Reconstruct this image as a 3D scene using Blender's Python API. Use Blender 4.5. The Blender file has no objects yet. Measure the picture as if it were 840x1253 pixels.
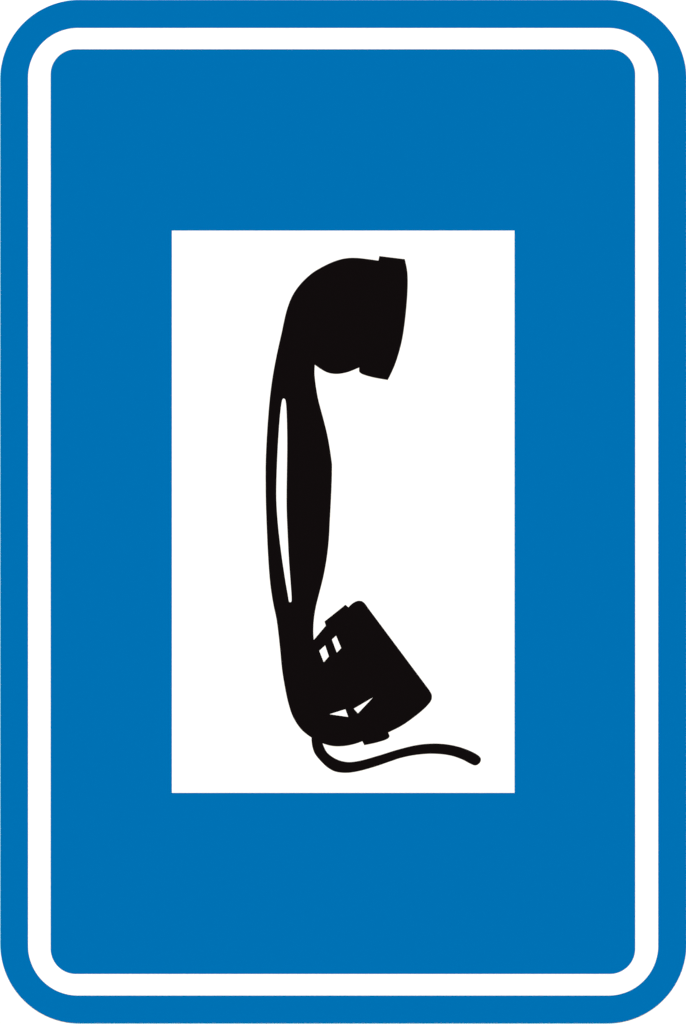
import bpy, bmesh, math
from mathutils import Vector
from mathutils.geometry import tessellate_polygon

S = bpy.context.scene
COL = S.collection

# ------------------------------------------------------------------ units
# The sign is 0.60 m wide and 0.90 m tall.  Its artwork was measured on a
# drafting grid of 840 x 1253 units with the origin at the top left.
U = 0.60 / 840.0                      # metres per grid unit, across
V = U * (840.0 / 686.0) / (1253.0 / 1024.0)   # metres per grid unit, down
MM = 0.001
CZ = 2.1                              # height of the sign's centre


def P(x, y):
    return ((x - 420.0) * U, (626.5 - y) * V)


# ------------------------------------------------------------------ materials
def sheet_material(name, col, rough, wear=0.012, grain=900.0, spec=0.0, bump=0.0):
    """Printed sheeting / paint: base colour with a very faint cloudy
    unevenness of the ink and a fine grain."""
    m = bpy.data.materials.new(name)
    m.use_nodes = True
    nt = m.node_tree
    b = nt.nodes['Principled BSDF']
    tc = nt.nodes.new('ShaderNodeTexCoord')
    n1 = nt.nodes.new('ShaderNodeTexNoise')
    n1.inputs['Scale'].default_value = 5.0
    n1.inputs['Detail'].default_value = 5.0
    nt.links.new(tc.outputs['Object'], n1.inputs['Vector'])
    ramp = nt.nodes.new('ShaderNodeMapRange')
    ramp.inputs['To Min'].default_value = 1.0 - wear
    ramp.inputs['To Max'].default_value = 1.0 + wear
    nt.links.new(n1.outputs['Fac'], ramp.inputs['Value'])
    mix = nt.nodes.new('ShaderNodeVectorMath')
    mix.operation = 'SCALE'
    mix.inputs[0].default_value = col
    nt.links.new(ramp.outputs['Result'], mix.inputs['Scale'])
    nt.links.new(mix.outputs['Vector'], b.inputs['Base Color'])
    b.inputs['Roughness'].default_value = rough
    b.inputs['Specular IOR Level'].default_value = spec
    if bump:
        n2 = nt.nodes.new('ShaderNodeTexNoise')
        n2.inputs['Scale'].default_value = grain
        nt.links.new(tc.outputs['Object'], n2.inputs['Vector'])
        bp = nt.nodes.new('ShaderNodeBump')
        bp.inputs['Strength'].default_value = bump
        bp.inputs['Distance'].default_value = 0.0005
        nt.links.new(n2.outputs['Fac'], bp.inputs['Height'])
        nt.links.new(bp.outputs['Normal'], b.inputs['Normal'])
    return m


BLUE = sheet_material('blue sheeting', (0.0, 0.1285, 0.372), 0.9, 0.004)
WHITE = sheet_material('white sheeting', (0.84, 0.84, 0.84), 0.9, 0.004)
BLACK = sheet_material('black print', (0.0043, 0.0031, 0.0034), 0.9)
WALL = sheet_material('white paint', (0.86, 0.86, 0.86), 0.95, 0.004, 350.0, 0.0, 0.15)


# ------------------------------------------------------------------ shapes
def smooth(pts, step=7):
    """Closed outline: points (x, y) are passed through smoothly, points
    (x, y, 1) are sharp corners, stretches between two corners are straight."""
    n = len(pts)
    co = [Vector((p[0], p[1])) for p in pts]
    sharp = [len(p) > 2 for p in pts]
    out = []
    for i in range(n):
        j = (i + 1) % n
        p1, p2 = co[i], co[j]
        p0 = co[i - 1] if not sharp[i] else p1 - (p2 - p1)
        p3 = co[(j + 1) % n] if not sharp[j] else p2 + (p2 - p1)
        out.append(p1)
        if sharp[i] and sharp[j]:
            continue
        # centripetal Catmull-Rom
        t0 = 0.0
        t1 = t0 + max((p1 - p0).length, 1e-6) ** 0.5
        t2 = t1 + max((p2 - p1).length, 1e-6) ** 0.5
        t3 = t2 + max((p3 - p2).length, 1e-6) ** 0.5
        for k in range(1, step):
            t = t1 + (t2 - t1) * k / step
            a1 = p0 * ((t1 - t) / (t1 - t0)) + p1 * ((t - t0) / (t1 - t0))
            a2 = p1 * ((t2 - t) / (t2 - t1)) + p2 * ((t - t1) / (t2 - t1))
            a3 = p2 * ((t3 - t) / (t3 - t2)) + p3 * ((t - t2) / (t3 - t2))
            b1 = a1 * ((t2 - t) / (t2 - t0)) + a2 * ((t - t0) / (t2 - t0))
            b2 = a2 * ((t3 - t) / (t3 - t1)) + a3 * ((t - t1) / (t3 - t1))
            out.append(b1 * ((t2 - t) / (t2 - t1)) + b2 * ((t - t1) / (t2 - t1)))
    return out


def round_rect(x0, y0, x1, y1, r, n=40):
    out = []
    for cx, cy, a0 in ((x0 + r, y0 + r, 180), (x1 - r, y0 + r, 270),
                       (x1 - r, y1 - r, 0), (x0 + r, y1 - r, 90)):
        for k in range(n + 1):
            a = math.radians(a0 + 90.0 * k / n)
            out.append(Vector((cx + r * math.cos(a), cy + r * math.sin(a))))
    return out


def plate(name, loops, d0, d1, mat, parent=None):
    """A solid plate cut to the outline loops[0] with openings loops[1:];
    d0..d1 are its back and front, in metres in front of the wall (-Y)."""
    flat = [[Vector((*P(p[0], p[1]), 0.0)) for p in lp] for lp in loops]
    tris = tessellate_polygon(flat)
    allp = [p for lp in flat for p in lp]
    bm = bmesh.new()
    back = [bm.verts.new((p.x, -d0, p.y)) for p in allp]
    front = [bm.verts.new((p.x, -d1, p.y)) for p in allp]
    for t in tris:
        a, b, c = (allp[i] for i in t)
        area = (b - a).cross(c - a).z
        if abs(area) < 1e-12:
            continue
        t = tuple(t) if area > 0 else tuple(reversed(t))
        bm.faces.new([front[i] for i in t])
        bm.faces.new([back[i] for i in reversed(t)])
    o = 0
    for lp in flat:
        m = len(lp)
        for i in range(m):
            j = (i + 1) % m
            bm.faces.new((back[o + i], back[o + j], front[o + j], front[o + i]))
        o += m
    bmesh.ops.recalc_face_normals(bm, faces=bm.faces)
    me = bpy.data.meshes.new(name)
    bm.to_mesh(me)
    bm.free()
    me.materials.append(mat)
    ob = bpy.data.objects.new(name, me)
    COL.objects.link(ob)
    ob.parent = parent
    return ob


# ------------------------------------------------------------------ background
def background():
    bm = bmesh.new()
    bmesh.ops.create_cube(bm, size=1.0)
    for v in bm.verts:
        v.co = Vector((v.co.x * 8.0, v.co.y * 0.2 + 0.1, v.co.z * 6.0))
    me = bpy.data.meshes.new('background')
    bm.to_mesh(me)
    bm.free()
    me.materials.append(WALL)
    ob = bpy.data.objects.new('background', me)
    COL.objects.link(ob)
    ob.location = (0, 0, CZ)
    ob['kind'] = 'structure'


background()

# ------------------------------------------------------------------ the sign
sign = bpy.data.objects.new('telephone_sign', None)
COL.objects.link(sign)
sign.location = (0, 0, CZ)
sign['label'] = 'blue upright rounded road sign showing a black telephone handset on white'
sign['category'] = 'road sign'

D0 = 0.3 * MM                         # stands just off the wall
D1 = D0 + 1.6 * MM                    # 1.6 mm sheet
plate('panel', [round_rect(0.25, -0.2, 840.6, 1252.1, 97.2)], D0, D1, BLUE, sign)
plate('border_line', [round_rect(34.4, 34.3, 805.9, 1218.1, 61.0),
                      round_rect(62.0, 60.3, 777.8, 1191.8, 31.0)],
      D1 - 0.2 * MM, D1 + 0.2 * MM, WHITE, sign)
plate('pictogram_field', [[(210.5, 282.2), (630.0, 282.2), (630.0, 970.1), (210.5, 970.1)]],
      D1 - 0.2 * MM, D1 + 0.2 * MM, WHITE, sign)

EAR = [(439.8, 449.8, 1), (439.8, 454.3), (441.9, 456.8), (453.8, 461.0), (474.8, 465.0, 1),
       (480.5, 453.5), (484.8, 442.9), (489.4, 428.0), (493.1, 411.9), (497.4, 378.6), (499.3, 347.6),
       (498.6, 331.0), (495.7, 317.1, 1), (464.5, 313.3, 1), (463.3, 318.8, 1)]
MOUTH = [(475.4, 896.3, 1), (492.4, 887.6), (510.7, 874.5), (522.5, 864.1), (528.2, 856.4),
         (528.8, 851.0), (526.2, 845.2), (521.8, 839.2, 1), (450.6, 743.8, 1), (446.7, 738.4), (442.8, 735.5),
         (437.4, 735.3), (430.8, 738.9), (426.6, 743.0, 1)]
NECK_TOP = [(423.0, 739.9, 1), (397.3, 760.4, 1), (398.9, 765.6, 1)]
NECK_LOW = [(443.7, 907.0, 1), (446.1, 911.8, 1), (461.0, 908.6), (474.6, 903.9), (476.9, 901.0), (475.4, 896.3, 1)]

HANDSET = (
    [(385.5, 446.4, 1), (393.1, 451.7), (401.4, 456.0), (412.1, 457.6), (425.2, 455.5)]
    + EAR
    + [(449.0, 316.8), (437.0, 315.6), (425.2, 315.8), (413.3, 318.4), (402.0, 322.9), (391.5, 328.3), (382.4, 334.0),
       (369.3, 346.0), (358.6, 360.7), (351.4, 378.6), (344.3, 409.5), (338.5, 435.7),
       (334.0, 460.0), (330.7, 484.3), (327.9, 515.7), (326.1, 545.7), (325.3, 567.1),
       (325.2, 590.0), (325.5, 614.4), (326.5, 643.1), (328.0, 676.1), (330.8, 713.5),
       (334.4, 737.9), (338.5, 757.5), (341.2, 778.0), (343.1, 796.0), (345.2, 818.0), (348.3, 837.9),
       (353.2, 861.0), (359.2, 878.0), (369.3, 892.9), (381.6, 902.6),
       (396.0, 909.9), (408.6, 913.0), (421.7, 912.8), (434.8, 910.2)]
    + NECK_LOW[:-1] + MOUTH + NECK_TOP
    + [(384.2, 782.9, 1), (383.7, 772.4), (384.4, 758.0), (386.9, 742.2), (391.2, 725.0),
       (396.2, 704.9), (400.3, 681.9), (402.7, 660.3), (404.1, 634.5), (405.5, 608.0),
       (406.5, 581.4), (406.6, 567.9, 1), (404.3, 551.4), (400.7, 531.4), (395.7, 511.4),
       (390.0, 490.0), (387.1, 474.3), (385.4, 460.0), (385.2, 454.8)])

CORD = [(383.0, 894.0, 1), (381.4, 902.3), (382.3, 912.7), (385.3, 921.7), (392.7, 931.2), (401.7, 939.5),
        (410.6, 944.1), (424.0, 945.7), (437.4, 944.0), (458.2, 938.4), (479.0, 931.3),
        (491.0, 927.4), (508.8, 923.8), (529.6, 922.3), (550.5, 924.3), (565.4, 929.1),
        (577.3, 935.2), (582.3, 936.6), (587.4, 933.6), (588.9, 928.5), (586.4, 924.9),
        (578.8, 920.2), (565.4, 914.8), (550.5, 911.2), (532.6, 909.7), (511.8, 911.3),
        (488.0, 916.9), (464.2, 924.2), (440.4, 930.8), (427.0, 932.4), (416.5, 930.6),
        (407.6, 926.4), (400.2, 920.2), (396.3, 912.7), (395.1, 908.9), (394.0, 894.0, 1)]

F = D1 + 0.2 * MM                     # face of the white field
cord = plate('cord', [smooth(CORD)], F - 0.1 * MM, F + 0.12 * MM, BLACK, sign)
handset = plate('handset', [smooth(HANDSET)], F - 0.1 * MM, F + 0.18 * MM, BLACK, sign)
K = F + 0.18 * MM
plate('earpiece', [smooth(EAR)], K - 0.1 * MM, K + 0.08 * MM, BLACK, handset)
plate('mouthpiece', [smooth(MOUTH)], K - 0.1 * MM, K + 0.08 * MM, BLACK, handset)
plate('collar', [smooth(NECK_LOW[:-1] + [NECK_LOW[-1], MOUTH[-1]] + NECK_TOP)],
      K - 0.1 * MM, K + 0.05 * MM, BLACK, handset)

LONG = [(347.4, 487.7), (349.0, 488.8), (350.0, 492.9), (351.0, 508.6), (351.6, 538.6),
        (351.4, 567.1), (350.9, 600.0), (350.9, 621.6), (352.0, 650.3), (353.8, 686.2), (355.7, 712.1),
        (357.0, 732.2), (356.7, 736.1), (355.4, 736.9), (354.0, 735.8), (352.8, 729.3),
        (349.5, 710.6), (345.2, 681.9), (341.6, 653.2), (339.2, 625.9), (338.4, 606.0),
        (339.3, 567.1), (341.1, 532.9), (343.1, 507.1), (344.9, 492.9), (346.0, 488.7)]
SHINES = [smooth(LONG),
          [(391.0, 796.3), (398.1, 789.8), (402.6, 803.2), (396.5, 810.2)],
          [(406.5, 782.5), (411.5, 778.0), (417.7, 792.9), (412.5, 798.4)],
          [(403.6, 873.9), (422.8, 867.9), (426.3, 877.1)],
          [(433.3, 867.1), (456.3, 853.7), (438.3, 872.8)]]
SHAPES = ['long narrow white highlight along the grip', 'white slanted highlight beside the grip',
          'narrow white slanted highlight below the collar', 'white wedge highlight pointing left',
          'white wedge highlight pointing up to the right']
for outline, words in zip(SHINES, SHAPES):
    h = plate('highlight', [outline], K - 0.05 * MM, K + 0.12 * MM, WHITE, handset)
    h['label'] = words

# ------------------------------------------------------------------ light
ELEV = math.radians(22.0)
sun = bpy.data.lights.new('sun', 'SUN')
sun.energy = 2.9
sun.angle = math.radians(10.0)
sun.color = (1.0, 0.998, 0.995)
so = bpy.data.objects.new('sun', sun)
COL.objects.link(so)
to_sun = Vector((0.0, -math.cos(ELEV), math.sin(ELEV)))
so.rotation_euler = to_sun.to_track_quat('Z', 'Y').to_euler()
so.location = (0, -6, 6)

w = bpy.data.worlds.new('World')
S.world = w
w.use_nodes = True
nt = w.node_tree
bg = nt.nodes['Background']
sky = nt.nodes.new('ShaderNodeTexSky')
sky.sky_type = 'NISHITA'
sky.sun_disc = False
sky.sun_elevation = ELEV
sky.sun_rotation = math.radians(180.0)
nt.links.new(sky.outputs['Color'], bg.inputs['Color'])
bg.inputs['Strength'].default_value = 0.10

# ------------------------------------------------------------------ camera
cam = bpy.data.cameras.new('camera')
cam.sensor_fit = 'VERTICAL'
cam.sensor_height = 36.0
cam.lens = 100.0
co = bpy.data.objects.new('camera', cam)
COL.objects.link(co)
dist = (1253.0 * V) * cam.lens / cam.sensor_height
co.location = (0, -(dist + D1), CZ)
co.rotation_euler = (math.radians(90), 0, 0)
cam.clip_end = 200.0
S.camera = co

S.view_settings.view_transform = 'Standard'
S.view_settings.look = 'None'
S.view_settings.exposure = 0.0
S.view_settings.gamma = 1.0
